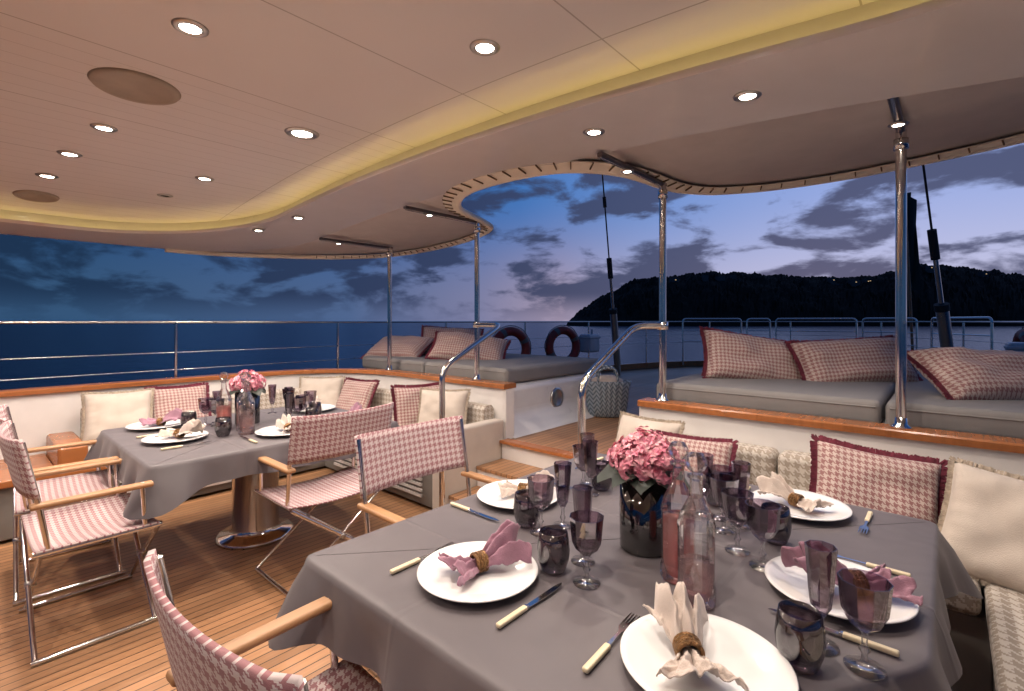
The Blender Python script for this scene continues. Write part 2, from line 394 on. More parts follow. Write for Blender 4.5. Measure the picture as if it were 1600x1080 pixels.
# ------------------------------------------------------------------ pillows
def pillow(w, h, t, mat, fr, loc, rot, name='throw_pillow', flen=0.024):
    e = empty(name, loc, rot)
    n = 26; vs = []; fs = []; uvs = []
    for s in (1, -1):
        for i in range(n + 1):
            for j in range(n + 1):
                u = -1 + 2 * i / n; v = -1 + 2 * j / n
                x = u * (1 - 0.075 * (1 - v * v) * u * u); y = v * (1 - 0.075 * (1 - u * u) * v * v)
                prof_ = max(0, (1 - u ** 4) * (1 - v ** 4))
                z = s * t / 2 * prof_ ** 0.55
                z += s * prof_ * 0.14 * t * noise.noise(Vector((u * 2.2 + loc[0] * 5, v * 2.2, s * 2)))
                rim = max(abs(u), abs(v))
                z += s * 0.005 * math.sin((u if abs(v) > abs(u) else v) * 26) * max(0, rim - 0.55) * 2.5 * (prof_ ** 0.5)
                vs.append((x * w / 2, y * h / 2, z))
    N = (n + 1) ** 2
    for s in range(2):
        for i in range(n):
            for j in range(n):
                a = s * N + i * (n + 1) + j
                f = (a, a + n + 1, a + n + 2, a + 1)
                fs.append(f if s == 0 else f[::-1])
    me = D.meshes.new('cushion'); me.from_pydata(vs, [], fs)
    bm = bmesh.new(); bm.from_mesh(me); bmesh.ops.remove_doubles(bm, verts=bm.verts, dist=1e-5); bm.to_mesh(me); bm.free()
    uvl = me.uv_layers.new(name='UVMap')
    for l in me.loops: 
        c = me.vertices[l.vertex_index].co; uvl.data[l.index].uv = (c.x, c.y)
    me.materials.append(mat); me.polygons.foreach_set('use_smooth', [True] * len(me.polygons))
    link(D.objects.new('cushion', me), e)
    if fr:
        vs = []; fs = []
        per = []
        K = 80
        for side in range(4):
            for k in range(K):
                q = -1 + 2 * k / K
                u, v = [(q, -1), (1, q), (-q, 1), (-1, -q)][side]
                x = u * (1 - 0.075 * (1 - v * v) * u * u); y = v * (1 - 0.075 * (1 - u * u) * v * v)
                nx, ny = [(0, -1), (1, 0), (0, 1), (-1, 0)][side]
                if abs(q) > 0.93: nx, ny = (u / 1.41, v / 1.41)
                per.append((x * w / 2, y * h / 2, nx, ny))
        for x, y, nx, ny in per:
            for r_ in range(3):
                L = flen * random.uniform(0.8, 1.05); zz = random.uniform(-0.010, 0.010); tx = random.uniform(-0.006, 0.006)
                b = len(vs); wv = 0.003
                px, py = -ny, nx
                vs += [(x - px * wv - nx * 0.006, y - py * wv - ny * 0.006, 0.006), (x + px * wv - nx * 0.006, y + py * wv - ny * 0.006, 0.006), (x - nx * 0.006, y - ny * 0.006, -0.008),
                       (x + nx * L + px * (tx + wv), y + ny * L + py * (tx + wv), zz), (x + nx * L + px * (tx - wv), y + ny * L + py * (tx - wv), zz + 0.003)]
                fs += [(b, b + 1, b + 3, b + 4), (b + 1, b + 2, b + 3), (b + 2, b, b + 4), (b + 2, b + 4, b + 3)]
        mesh('fringe', vs, fs, fr, e)
    return e
P = R
pillow(0.42, 0.40, 0.15, m_cream, m_creamf, (-1.36, 2.73, 0.645), (P(68), 0, P(-6)), flen=0.016)
pillow(0.44, 0.36, 0.14, m_pinkp, m_maroon, (-1.05, 2.62, 0.62), (P(62), 0, P(8)), flen=0.02)
pillow(0.47, 0.44, 0.15, m_pinkp, m_maroon, (-0.24, 2.64, 0.645), (P(62), P(7), P(14)))
pillow(0.50, 0.44, 0.16, m_cream, m_creamf, (0.22, 2.58, 0.635), (P(60), P(5), P(-12)), flen=0.016)
# port sofa
pillow(0.44, 0.42, 0.14, m_cream, m_creamf, (-4.93, 0.86, 0.66), (P(66), 0, P(78)), flen=0.016)
pillow(0.44, 0.42, 0.14, m_pinkp, m_maroon, (-4.93, 1.28, 0.66), (P(66), 0, P(88)))
pillow(0.44, 0.40, 0.14, m_cream, m_creamf, (-4.85, 2.5, 0.65), (P(66), 0, P(48)), flen=0.016)
pillow(0.46, 0.40, 0.14, m_pinkp, m_maroon, (-4.45, 2.66, 0.64), (P(64), 0, P(10)))
pillow(0.44, 0.42, 0.14, m_pinkp, m_maroon, (-3.42, 2.66, 0.655), (P(76), 0, P(70)))
pillow(0.42, 0.42, 0.15, m_cream, m_creamf, (-3.12, 2.66, 0.65), (P(70), 0, P(30)), flen=0.016)
# port sunpad
pillow(0.78, 0.46, 0.20, m_pinkp, m_maroon, (-4.95, 3.55, 1.09), (P(28), 0, P(18)))
pillow(0.76, 0.44, 0.20, m_pinkp, m_maroon, (-4.60, 4.05, 1.15), (P(56), P(3), P(38)))
pillow(0.84, 0.42, 0.22, m_pinkp, m_maroon, (-3.95, 3.75, 1.11), (P(40), P(7), P(36)))
# starboard sunpad
pillow(0.80, 0.40, 0.22, m_pinkp, m_maroon, (-1.06, 3.92, 1.125), (P(62), P(9), P(42)))
pillow(0.80, 0.38, 0.22, m_pinkp, m_maroon, (-0.50, 4.20, 1.12), (P(58), P(-3), P(42)))
pillow(0.84, 0.42, 0.22, m_pinkp, m_maroon, (0.22, 3.85, 1.10), (P(34), P(3), P(42)))

# ------------------------------------------------------------------ sunpads
def sunpad(x0, x1, y0, y1, n):
    e = empty('sun_lounge')
    box('plinth', (x0, y0, 0.45), (x1, y1, 0.87), m_white, e, 0.07, 4)
    w = (x1 - x0) / n
    for k in range(n):
        box('mattress_%d' % k, (x0 + k * w + 0.008, y0 + 0.02, 0.872), (x0 + (k + 1) * w - 0.008, y1 - 0.03, 1.01), m_pad, e, 0.035, 3)
        tube('piping', [(x0 + k * w + 0.03, y0 + 0.022, 0.975), (x0 + (k + 1) * w - 0.03, y0 + 0.022, 0.975)], 0.005, m_pad, e)
    return e
e = sunpad(-5.15, -2.84, 3.13, 4.75, 2)
lathe('speaker', [(0.0, 0.012), (0.07, 0.012), (0.075, 0.016), (0.10, 0.012), (0.10, 0.0)], 32, m_brush, e, (-2.84, 3.86, 0.68)).rotation_euler = (0, P(90), 0)
sunpad(-1.50, 1.0, 3.13, 5.3, 2)
# white flared foot on the walkway
vs = []
for i in range(9):
    t = i / 8; zz = 0.452 + 0.2 * t; xx = -2.838 + 0.16 * (1 - t) ** 2.2
    vs += [(xx, 3.06, zz), (xx, 4.7, zz)]
mesh('walkway_cove_moulding', vs, [(2 * i, 2 * i + 1, 2 * i + 3, 2 * i + 2) for i in range(8)], m_white, None, True)

# ------------------------------------------------------------------ tables
def resample(pts, d):
    out = []; n = len(pts)
    for i in range(n):
        a = Vector(pts[i]); b = Vector(pts[(i + 1) % n]); L = (b - a).length; k = max(1, int(L / d))
        for j in range(k): out.append(a.lerp(b, j / k))
    return out
def cloth(poly, z, drop, parent, seed=0):
    closed = []
    n = len(poly)
    for i in range(n):
        a, b, c = Vector(poly[i - 1]), Vector(poly[i]), Vector(poly[(i + 1) % n])
        r = 0.035; p1 = b + (a - b).normalized() * r; p2 = b + (c - b).normalized() * r
        for k in range(4):
            t = k / 3; closed.append(p1 * (1 - t) ** 2 + b * 2 * t * (1 - t) + p2 * t * t)
    pts = resample(closed, 0.025); N = len(pts)
    cor = [Vector(p) for p in poly]
    rings = [(-0.03, 0), (-0.006, 0), (0.004, -0.004), (0.009, -0.02), (0.016, -0.35), (0.024, -0.7), (0.032, -1.0)]
    vs = []; s = 0
    for ri, (off, dz) in enumerate(rings):
        s = 0
        for i, p in enumerate(pts):
            t = (pts[(i + 1) % N] - pts[i - 1]); nrm = Vector((t.y, -t.x)).normalized()
            s += (pts[i] - pts[i - 1]).length
            dc = min((p - c).length for c in cor)
            ck = math.exp(-(dc / 0.13) ** 2)
            f = abs(dz) if dz <= -0.3 else 0
            wv = (0.016 * math.sin(s * 13 + seed) + 0.012 * math.sin(s * 29 + seed * 2)) * f
            o = off + wv + ck * 0.075 * f + 0.008 * noise.noise(Vector((s * 6, seed, ri * 0.3))) * f
            zz = z + (dz if dz > -0.03 else dz * drop * (1 + 0.45 * ck + 0.08 * math.sin(s * 5 + seed)))
            q = p + nrm * o
            vs.append((q.x, q.y, zz))
    fs = [tuple(range(N))]
    for r_ in range(len(rings) - 1):
        for i in range(N): fs.append((r_ * N + i, r_ * N + (i + 1) % N, (r_ + 1) * N + (i + 1) % N, (r_ + 1) * N + i))
    return mesh('tablecloth', vs, fs, m_cloth, parent, True)
def table(poly, c):
    e = empty('dining_table')
    cloth(poly, 0.72, 0.15, e, c[0])
    inner = [(c[0] + (x - c[0]) * 0.97, c[1] + (y - c[1]) * 0.97) for x, y in poly]; n = len(inner)
    mesh('top', V3(inner, 0.69) + V3(inner, 0.716), [tuple(range(n)), tuple(range(n, 2 * n))] + [(i, (i + 1) % n, n + (i + 1) % n, n + i) for i in range(n)], m_armwood, e)
    lathe('pedestal', [(0, 0.0), (0.235, 0.0), (0.235, 0.018), (0.22, 0.028), (0.16, 0.035), (0.145, 0.05), (0.14, 0.07), (0.14, 0.47), (0.145, 0.475), (0.145, 0.49), (0.11, 0.50), (0.09, 0.52), (0.09, 0.60), (0.2, 0.67), (0.2, 0.69), (0, 0.69)], 48, m_chrome, e, (c[0], c[1], 0))
    return e
table([(-4.08, 0.62), (-2.87, 0.62), (-2.87, 2.05), (-4.08, 2.05)], (-3.46, 1.33))
table([(-1.44, 0.69), (-0.50, 0.69), (-0.22, 1.0), (-0.03, 1.32), (-0.03, 2.27), (-1.44, 2.27)], (-0.80, 1.48))

# ------------------------------------------------------------------ director's chairs
def chair(loc, rz):
    e = empty('directors_chair', loc, (0, 0, rz))
    W = 0.285; r = 0.0105
    for s in (-1, 1):
        tube('foot_bar', [(s * W, -0.225, 0.012), (s * W, 0.22, 0.012)], 0.012, m_chrome, e)
        tube('seat_rail', [(s * W, -0.22, 0.455), (s * W, 0.225, 0.455)], 0.012, m_chrome, e)
        tube('back_post', [(s * W, -0.17, 0.455), (s * (W + 0.004), -0.20, 0.66), (s * (W + 0.004), -0.25, 0.925)], r, m_chrome, e, 0.08)
        tube('arm_post', [(s * W, 0.16, 0.455), (s * (W + 0.004), 0.15, 0.645)], r, m_chrome, e)
        box('arm_rest', (s * (W + 0.004) - 0.024, -0.23, 0.645), (s * (W + 0.004) + 0.024, 0.19, 0.668), m_armwood, e, 0.009)
        lathe('arm_end_pin', [(0, 0), (0.009, 0), (0.009, 0.002), (0, 0.003)], 12, m_brush, e, (s * (W + 0.004), 0.15, 0.667))
    for y in (-0.205, 0.205):
        for s in (-1, 1):
            yy = y + s * 0.008
            tube('cross_leg', [(-s * W, yy, 0.02), (s * W, yy, 0.45)], r, m_chrome, e)
        lathe('pivot', [(0, -0.02), (0.014, -0.02), (0.014, 0.02), (0, 0.02)], 12, m_brush, e, (0, y, 0.235)).rotation_euler = (P(90), 0, 0)
    # seat sling
    nx, ny = 14, 8; vs = []; fs = []
    for j in range(ny + 1):
        for i in range(nx + 1):
            u = -1 + 2 * i / nx; v = -1 + 2 * j / ny
            z = 0.469 - 0.035 * (1 - u ** 2) * (1 - 0.25 * v * v); z = z if abs(u) < 0.99 else 0.466
            vs.append((u * (W + 0.012), v * 0.215, z))
    for j in range(ny):
        for i in range(nx): fs.append((j * (nx + 1) + i, j * (nx + 1) + i + 1, (j + 1) * (nx + 1) + i + 1, (j + 1) * (nx + 1) + i))
    o = mesh('seat_sling', vs, fs, m_pink, e, True); md = o.modifiers.new('s', 'SOLIDIFY'); md.thickness = 0.008; md.offset = 0
    vs = []; fs = []
    for j in range(ny + 1):
        for i in range(nx + 1):
            u = -1 + 2 * i / nx; v = j / ny
            z = 0.69 + 0.25 * v; y = -0.205 - 0.05 * v - 0.035 * (1 - u * u) - 0.012 * (1 if abs(u) < 0.95 else 0)
            vs.append((u * (W + 0.016), y, z - 0.008 * (1 - u * u) * (v)))
    for j in range(ny):
        for i in range(nx): fs.append((j * (nx + 1) + i, j * (nx + 1) + i + 1, (j + 1) * (nx + 1) + i + 1, (j + 1) * (nx + 1) + i))
    o = mesh('back_sling', vs, fs, m_pink, e, True); md = o.modifiers.new('s', 'SOLIDIFY'); md.thickness = 0.012; md.offset = 0
chair((-3.10, 0.43, 0), 0)
chair((-3.76, 0.43, 0), P(-3))
chair((-2.72, 1.42, 0), P(90))
chair((-1.60, 1.41, 0), P(-90))
chair((-0.965, 0.545, 0), P(3))

# ------------------------------------------------------------------ tableware
TZ = 0.7215
def plate(x, y):
    lathe('dinner_plate', [(0, 0.0), (0.085, 0.0), (0.09, 0.004), (0.15, 0.016), (0.163, 0.020), (0.165, 0.0225), (0.162, 0.0245), (0.15, 0.0215), (0.112, 0.0125), (0.10, 0.009), (0, 0.008)], 64, m_plate, None, (x, y, TZ))
def napkin(x, y, rz, mat, kind=0, sc=1.0):
    e = empty('napkin_with_ring', (x, y, TZ + 0.02), (0, 0, rz))
    nu, nv = 56, 36; vs = []; fs = []
    ph = random.uniform(0, 6)
    for i in range(nv + 1):
        s = -1 + 2 * i / nv
        if s >= 0: w = 0.013 + 0.050 * s ** 0.6 * (1 - 0.12 * s * s); L = 0.115; amp = 0.006 + 0.015 * s ** 0.7; lift = 0.012 + 0.055 * math.sin(math.pi * min(1, s) * 0.72)
        else: w = 0.013 + 0.048 * (-s) ** 0.8; L = 0.085; amp = 0.005 + 0.010 * (-s); lift = 0.012 + 0.012 * (-s)
        for j in range(nu + 1):
            t = -1 + 2 * j / nu
            pl = math.cos(t * math.pi * 3.4 + ph + s * 0.8)
            yy = s * L * (1 - 0.25 * abs(math.sin(t * 2.3 + ph)) * abs(s) ** 2 + 0.08 * pl * abs(s))
            xx = w * t * (1 + 0.12 * math.sin(3 * s + ph)) + 0.008 * noise.noise(Vector((s * 3, t * 3, ph)))
            zz = lift * (1 - 0.75 * t * t) + amp * (pl * 0.8 + 0.6 * noise.noise(Vector((s * 4 + ph, t * 5, 1.3)))) * (1 - 0.3 * t * t) + 0.006 * noise.noise(Vector((s * 11, t * 11, ph)))
            vs.append((xx * sc, yy * sc, max(0.001, zz * sc + 0.004)))
    for i in range(nv):
        for j in range(nu): fs.append((i * (nu + 1) + j, i * (nu + 1) + j + 1, (i + 1) * (nu + 1) + j + 1, (i + 1) * (nu + 1) + j))
    o = mesh('napkin', vs, fs, mat, e, True); md = o.modifiers.new('s', 'SOLIDIFY'); md.thickness = 0.0025
    # beaded ring
    for k in range(4):
        pts = []
        for q in range(24):
            a = 2 * math.pi * q / 24
            pts.append((0.020 * math.cos(a) * sc, (k - 1.5) * 0.009, 0.017 + 0.018 * math.sin(a) * sc))
        tube('ring_band', pts, 0.005, m_bronze, e, cyc=True)
def tumbler(x, y, s=1.0):
    o = [(0, 0), (0.028, 0), (0.034, 0.006), (0.043, 0.035), (0.046, 0.06), (0.043, 0.09), (0.039, 0.112)]
    i = [(0.037, 0.112), (0.040, 0.09), (0.0425, 0.06), (0.038, 0.03), (0.028, 0.015), (0, 0.013)]
    lathe('smoked_tumbler', [(a * s, b * s) for a, b in o + i], 40, m_smoked, None, (x, y, TZ))
def goblet(x, y, s=1.0, bowl=1.0):
    o = [(0, 0), (0.036, 0), (0.036, 0.003), (0.012, 0.008), (0.006, 0.016), (0.0055, 0.03), (0.011, 0.037), (0.0055, 0.045), (0.0055, 0.068), (0.012, 0.076)]
    b = [(0.030 * bowl, 0.092), (0.040 * bowl, 0.112), (0.043 * bowl, 0.135), (0.044 * bowl, 0.152), (0.047 * bowl, 0.178)]
    i = [(0.045 * bowl, 0.178), (0.0415 * bowl, 0.150), (0.040 * bowl, 0.135), (0.036 * bowl, 0.112), (0.026 * bowl, 0.096), (0, 0.088)]
    e = empty('faceted_goblet', (x, y, TZ), (0, 0, random.uniform(0, 1)))
    lathe('stem', [(a * s, c * s) for a, c in o] + [(0, 0.0765 * s)], 24, m_clear, e)
    lathe('bowl', [(0, 0.077 * s), (0.012 * s, 0.077 * s)] + [(a * s, c * s) for a, c in b + i], 10, m_smoke, e, smooth=False)
def flute(x, y, s=1.0):
    o = [(0, 0), (0.034, 0), (0.034, 0.003), (0.010, 0.008), (0.0055, 0.018), (0.010, 0.03), (0.0055, 0.04), (0.006, 0.06), (0.011, 0.068)]
    b = [(0.020, 0.085), (0.024, 0.12), (0.027, 0.165), (0.031, 0.215)]
    i = [(0.0295, 0.215), (0.025, 0.165), (0.022, 0.12), (0.017, 0.09), (0, 0.08)]
    e = empty('faceted_champagne_flute', (x, y, TZ), (0, 0, random.uniform(0, 1)))
    lathe('stem', [(a * s, c * s) for a, c in o] + [(0, 0.0685 * s)], 24, m_clear, e)
    lathe('bowl', [(0, 0.069 * s), (0.011 * s, 0.069 * s)] + [(a * s, c * s) for a, c in b + i], 8, m_smoke, e, smooth=False)
def bottle(x, y, liquid, lv):
    e = empty('glass_water_bottle', (x, y, TZ))
    vs_o = [(0, 0), (0.043, 0), (0.047, 0.004), (0.047, 0.035), (0.044, 0.045), (0.044, 0.175), (0.046, 0.19), (0.040, 0.215), (0.026, 0.245), (0.017, 0.262), (0.0155, 0.29), (0.0155, 0.305), (0.022, 0.309), (0.022, 0.315), (0.016, 0.317)]
    lathe('body', vs_o, 14, m_clear, e, smooth=False)
    lathe('liquid', [(0, 0.014), (0.035, 0.015), (0.040, 0.05), (0.040, lv), (0, lv)], 32, liquid, e)
    lathe('stopper', [(0, 0.30), (0.010, 0.30), (0.011, 0.322), (0.020, 0.328), (0.027, 0.342), (0.027, 0.352), (0.018, 0.368), (0, 0.372)], 12, m_clear, e, smooth=False)
def vase(x, y):
    e = empty('hydrangea_vase', (x, y, TZ))
    lathe('vase', [(0, 0), (0.074, 0), (0.077, 0.004), (0.077, 0.22), (0.074, 0.22), (0.073, 0.02), (0, 0.018)], 48, m_vase, e)
    lathe('leaf_wrap', [(0, 0.025), (0.066, 0.025), (0.068, 0.1), (0.066, 0.2), (0.03, 0.225), (0, 0.225)], 20, m_leaf, e)
    vs = []; fs = []
    for k in range(9):
        a = k * 0.7 + 0.2; L = random.uniform(0.08, 0.12)
        for t, wd in ((0, 0.012), (0.3, 0.04), (0.65, 0.045), (1, 0.002)):
            r = 0.03 + L * t; z = 0.215 + 0.03 * math.sin(t * 2.6) - 0.03 * t * t
            for s in (-1, 1):
                vs.append((r * math.cos(a) - s * wd * math.sin(a), r * math.sin(a) + s * wd * math.cos(a), z + 0.01 * s * math.sin(a * 3)))
        b = k * 8
        for q in range(3): fs.append((b + 2 * q, b + 2 * q + 1, b + 2 * q + 3, b + 2 * q + 2))
    mesh('leaves', vs, fs, m_leaf, e, True)
    vs = []; fs = []
    heads = [((0.0, 0.0, 0.285), 0.078), ((0.06, -0.02, 0.27), 0.06), ((-0.062, 0.01, 0.265), 0.058), ((0.0, 0.055, 0.27), 0.06), ((0.0, -0.055, 0.268), 0.058)]
    for (cx, cy, cz), rad in heads:
        for k in range(95):
            zf = 1 - 2 * (k + 0.5) / 95; a = k * 2.39996
            if zf < -0.6: continue
            rr = math.sqrt(1 - zf * zf); n = Vector((rr * math.cos(a), rr * math.sin(a), zf))
            n = (n + Vector((random.uniform(-.3, .3), random.uniform(-.3, .3), random.uniform(-.3, .3)))).normalized()
            c = Vector((cx, cy, cz)) + n * rad * random.uniform(0.86, 1.08)
            t1 = n.orthogonal().normalized(); t2 = n.cross(t1); ro = random.uniform(0, 1.57)
            for q in range(4):
                an = ro + q * math.pi / 2
                d = t1 * math.cos(an) + t2 * math.sin(an); dd = -t1 * math.sin(an) + t2 * math.cos(an); s = random.uniform(0.012, 0.017)
                b = len(vs)
                vs += [c, c + d * s * 0.6 + dd * s * 0.55 + n * 0.005, c + d * s * 1.15 + n * 0.001, c + d * s * 0.6 - dd * s * 0.55 + n * 0.005]
                fs.append((b, b + 1, b + 2, b + 3))
    mesh('hydrangea', vs, fs, m_petal, e)
def extr(name, poly, z0, z1, mat, parent):
    n = len(poly)
    return mesh(name, V3(poly, z0) + V3(poly, z1), [tuple(range(n)), tuple(range(n, 2 * n))] + [(i, (i + 1) % n, n + (i + 1) % n, n + i) for i in range(n)], mat, parent)
def knife(x, y, rz):
    e = empty('table_knife', (x, y, TZ), (0, 0, rz))
    box('handle', (-0.0075, -0.125, 0.001), (0.0075, -0.025, 0.012), m_ivory, e, 0.004, 3)
    box('collar', (-0.0065, -0.027, 0.002), (0.0065, -0.018, 0.011), m_chrome, e, 0.002)
    extr('blade', [(-0.006, -0.018), (0.006, -0.018), (0.0085, 0.03), (0.0085, 0.09), (0.004, 0.118), (-0.002, 0.125), (-0.006, 0.1)], 0.005, 0.0068, m_chrome, e)
def fork(x, y, rz):
    e = empty('table_fork', (x, y, TZ), (0, 0, rz))
    box('handle', (-0.0075, -0.125, 0.001), (0.0075, -0.025, 0.012), m_ivory, e, 0.004, 3)
    extr('neck', [(-0.004, -0.026), (0.004, -0.026), (0.0035, 0.03), (0.0125, 0.05), (0.0125, 0.068), (-0.0125, 0.068), (-0.0125, 0.05), (-0.0035, 0.03)], 0.006, 0.0085, m_chrome, e)
    for k in range(4):
        xx = -0.0105 + k * 0.007
        extr('tine_%d' % k, [(xx - 0.002, 0.068), (xx + 0.002, 0.068), (xx + 0.001, 0.112), (xx - 0.001, 0.112)], 0.006, 0.0085, m_chrome, e)

# near table settings
for x, y in ((-0.963, 0.948), (-0.366, 0.995), (-0.215, 1.50), (-0.415, 2.08), (-1.10, 2.02), (-1.265, 1.47)): plate(x, y)
napkin(-0.965, 0.955, P(-18), m_napp, sc=1.25)
napkin(-0.392, 0.98, P(36), m_napc, sc=1.2)
napkin(-0.175, 1.51, P(125), m_napp, sc=1.35)
napkin(-0.42, 2.06, P(70), m_napc, sc=1.1)
napkin(-1.08, 2.0, P(60), m_napp, sc=1.1)
napkin(-1.25, 1.48, P(-65), m_napc, sc=1.15)
knife(-0.765, 0.94, 0); fork(-1.15, 0.92, 0)
fork(-0.545, 0.95, P(3)); knife(-0.17, 0.95, P(-10))
knife(-1.29, 1.25, P(-90)); fork(-1.27, 1.69, P(-90))
knife(-0.20, 1.30, P(90)); fork(-0.20, 1.72, P(90))
fork(-0.21, 2.07, P(180)); knife(-0.62, 2.07, P(180))
fork(-0.90, 2.05, P(180)); knife(-1.31, 2.05, P(180))
for x, y in ((-0.827, 1.11), (-0.225, 1.135), (-1.079, 1.295), (-1.08, 1.78), (-0.409, 1.72), (-0.66, 1.92)): tumbler(x, y)
for x, y, s in ((-0.722, 1.117, 1.0), (-0.126, 1.215, 1.0), (-1.01, 1.285, 1.0), (-0.479, 1.576, 1.0), (-0.395, 1.524, 1.0), (-1.136, 1.733, 1.0), (-0.6, 1.80, 1.0), (-0.56, 1.70, 1.0)): goblet(x, y, s)
for x, y in ((-0.985, 1.375), (-0.796, 1.21), (-0.205, 1.235), (-1.16, 1.80), (-0.53, 1.78), (-0.66, 1.80), (-1.08, 1.70)): flute(x, y)
bottle(-0.471, 1.227, m_water, 0.10); bottle(-0.55, 1.305, m_rose, 0.17)
vase(-0.7035, 1.417)
# far table settings
for x, y in ((-3.90, 0.88), (-3.40, 0.86), (-3.10, 1.36), (-3.15, 1.85), (-3.72, 1.86)): plate(x, y)
napkin(-3.88, 0.9, P(-40), m_napp, sc=1.25); napkin(-3.40, 0.88, P(-60), m_napc, sc=1.25)
napkin(-3.08, 1.38, P(80), m_napc, sc=1.1); napkin(-3.15, 1.85, P(30), m_napp, sc=1.1); napkin(-3.72, 1.86, P(60), m_napc, sc=1.1)
knife(-3.18, 0.86, 0); fork(-3.62, 0.84, 0); knife(-3.08, 1.14, P(90)); fork(-3.08, 1.58, P(90))
for x, y in ((-3.67, 1.0), (-3.30, 1.08), (-3.22, 1.60), (-3.42, 1.72)): tumbler(x, y)
for x, y in ((-3.75, 1.12), (-3.66, 1.16), (-3.32, 1.55), (-3.4, 1.62), (-3.55, 1.75), (-3.8, 1.7)): goblet(x, y)
for x, y in ((-3.78, 1.2), (-3.30, 1.48), (-3.45, 1.55), (-3.85, 1.6), (-3.62, 1.62)): flute(x, y)
bottle(-3.26, 1.2, m_water, 0.10); bottle(-3.50, 1.15, m_rose, 0.15); bottle(-3.38, 1.23, m_water, 0.12)
vase(-3.60, 1.33)

# ------------------------------------------------------------------ roof
def zc(x): return -0.022 * (x - CX) ** 2
def rpath(xl, xr, yt, r, y0=-3.4):
    pts = []
    for k in range(14): pts.append((xl, y0 + (yt - r - y0) * k / 14))
    for k in range(16):
        a = math.pi - math.pi / 2 * k / 16; pts.append((xl + r + r * math.cos(a), yt - r + r * math.sin(a)))
    for k in range(30): pts.append((xl + r + (xr - xl - 2 * r) * k / 30, yt))
    for k in range(16):
        a = math.pi / 2 - math.pi / 2 * k / 16; pts.append((xr - r + r * math.cos(a), yt - r + r * math.sin(a)))
    for k in range(15): pts.append((xr, yt - r + (y0 - yt + r) * k / 14))
    return pts
roof = empty('deckhouse_roof')
pin = rpath(-5.15, 0.92, 1.74, 1.15); pout = rpath(-5.46, 1.23, 2.32, 1.0)
n = len(pin)
def strip(name, A, za, B, zb, mat, smooth=True, parent=roof):
    vs = [(x, y, za + zc(x)) for x, y in A] + [(x, y, zb + zc(x)) for x, y in B]
    return mesh(name, vs, [(i, i + 1, n + i + 1, n + i) for i in range(n - 1)], mat, parent, smooth)
ZR = 2.35; ZU = 2.46
def offs(A, d):
    out = []
    for i, p in enumerate(A):
        a = Vector(A[max(i - 1, 0)]); b = Vector(A[min(i + 1, len(A) - 1)]); t = (b - a).normalized(); out.append((p[0] - t.y * d, p[1] + t.x * d))
    return out
pin2 = offs(pin, 0.02); pin3 = offs(pin, 0.085)
strip('soffit', pin2, ZR, pout, ZR - 0.012, m_ringw)
strip('soffit_lip', pin, ZR + 0.020, pin2, ZR, m_ringw)
strip('lip_back', pin, ZR + 0.020, offs(pin, 0.012), ZR + 0.008, m_white)
strip('cove_floor', offs(pin, 0.012), ZR + 0.008, pin3, ZR + 0.008, m_white)
strip('cove_back', pin3, ZR + 0.008, pin3, ZU, m_white)
strip('cove_led_strip', offs(pin, 0.040), ZR + 0.013, offs(pin, 0.052), ZR + 0.013, m_cove)
strip('fascia', pout, ZR - 0.012, offs(pout, 0.03), ZR + 0.16, m_ringw)
strip('roof_top', offs(pout, 0.03), ZR + 0.16, [(CX, y * 0.2) for x, y in pout], ZR + 0.22, m_white)
mesh('ceiling', [(x, y, ZU + zc(x)) for x in [-5.35 + 0.1 * i for i in range(66)] for y in (-3.4, 1.84)], [(2 * i, 2 * i + 1, 2 * i + 3, 2 * i + 2) for i in range(65)], m_ceil, roof, True)

# downlights
LC = (1.0, 0.87, 0.755)
def downlight(x, y, z, P_=8.0, lit=True, r=0.045, name='ceiling_downlight'):
    e = empty(name, (x, y, z))
    lathe('trim_ring', [(r * 0.72, -0.003), (r * 0.8, -0.008), (r * 1.05, -0.009), (r * 1.25, -0.004), (r * 1.28, 0.0)], 32, m_brush, e)
    lathe('lens', [(0, -0.004), (r * 0.74, -0.004)], 24, m_lamp if lit else m_chrome, e)
    if lit:
        l = D.lights.new('bulb', 'AREA'); l.shape = 'DISK'; l.size = r * 1.4; l.energy = P_; l.color = LC; l.spread = P(150)
        o = D.objects.new('bulb', l); o.location = (0, 0, -0.012); link(o, e)
LP = 12.0
for x, y in ((-1.95, 0.536), (-1.26, 1.276), (-3.20, 0.50), (-3.72, 0.43), (-4.20, 0.38), (-3.70, 1.10), (-0.55, 0.55), (-3.2, -0.8), (-1.95, -0.8), (-0.6, -0.8), (-4.3, -0.8)):
    x *= 1.03; y *= 1.03
    downlight(x, y, ZU + zc(x), LP)
downlight(-2.66, 1.265, ZU + zc(-2.66), LP * 1.5, r=0.07)
downlight(-4.34, 1.03, ZU + zc(-4.34), lit=False, r=0.04)
for x, y in ((-0.58, 2.03), (-1.27, 2.03), (-3.98, 1.86), (-4.52, 1.76)):
    downlight(x, y, ZR - 0.006 + zc(x), LP * 0.75, r=0.04)
for x, y, r_ in ((-2.68, 0.53, 0.165), (-4.8, 0.38, 0.12)):
    lathe('ceiling_speaker', [(0, -0.006), (r_ * .80, -0.006), (r_ * .82, -0.011), (r_ * .95, -0.010), (r_, 0.0)], 48, m_grille, None, (x, y, ZU + zc(x))).rotation_euler = (0, math.atan(0.044 * (x - CX)), 0)

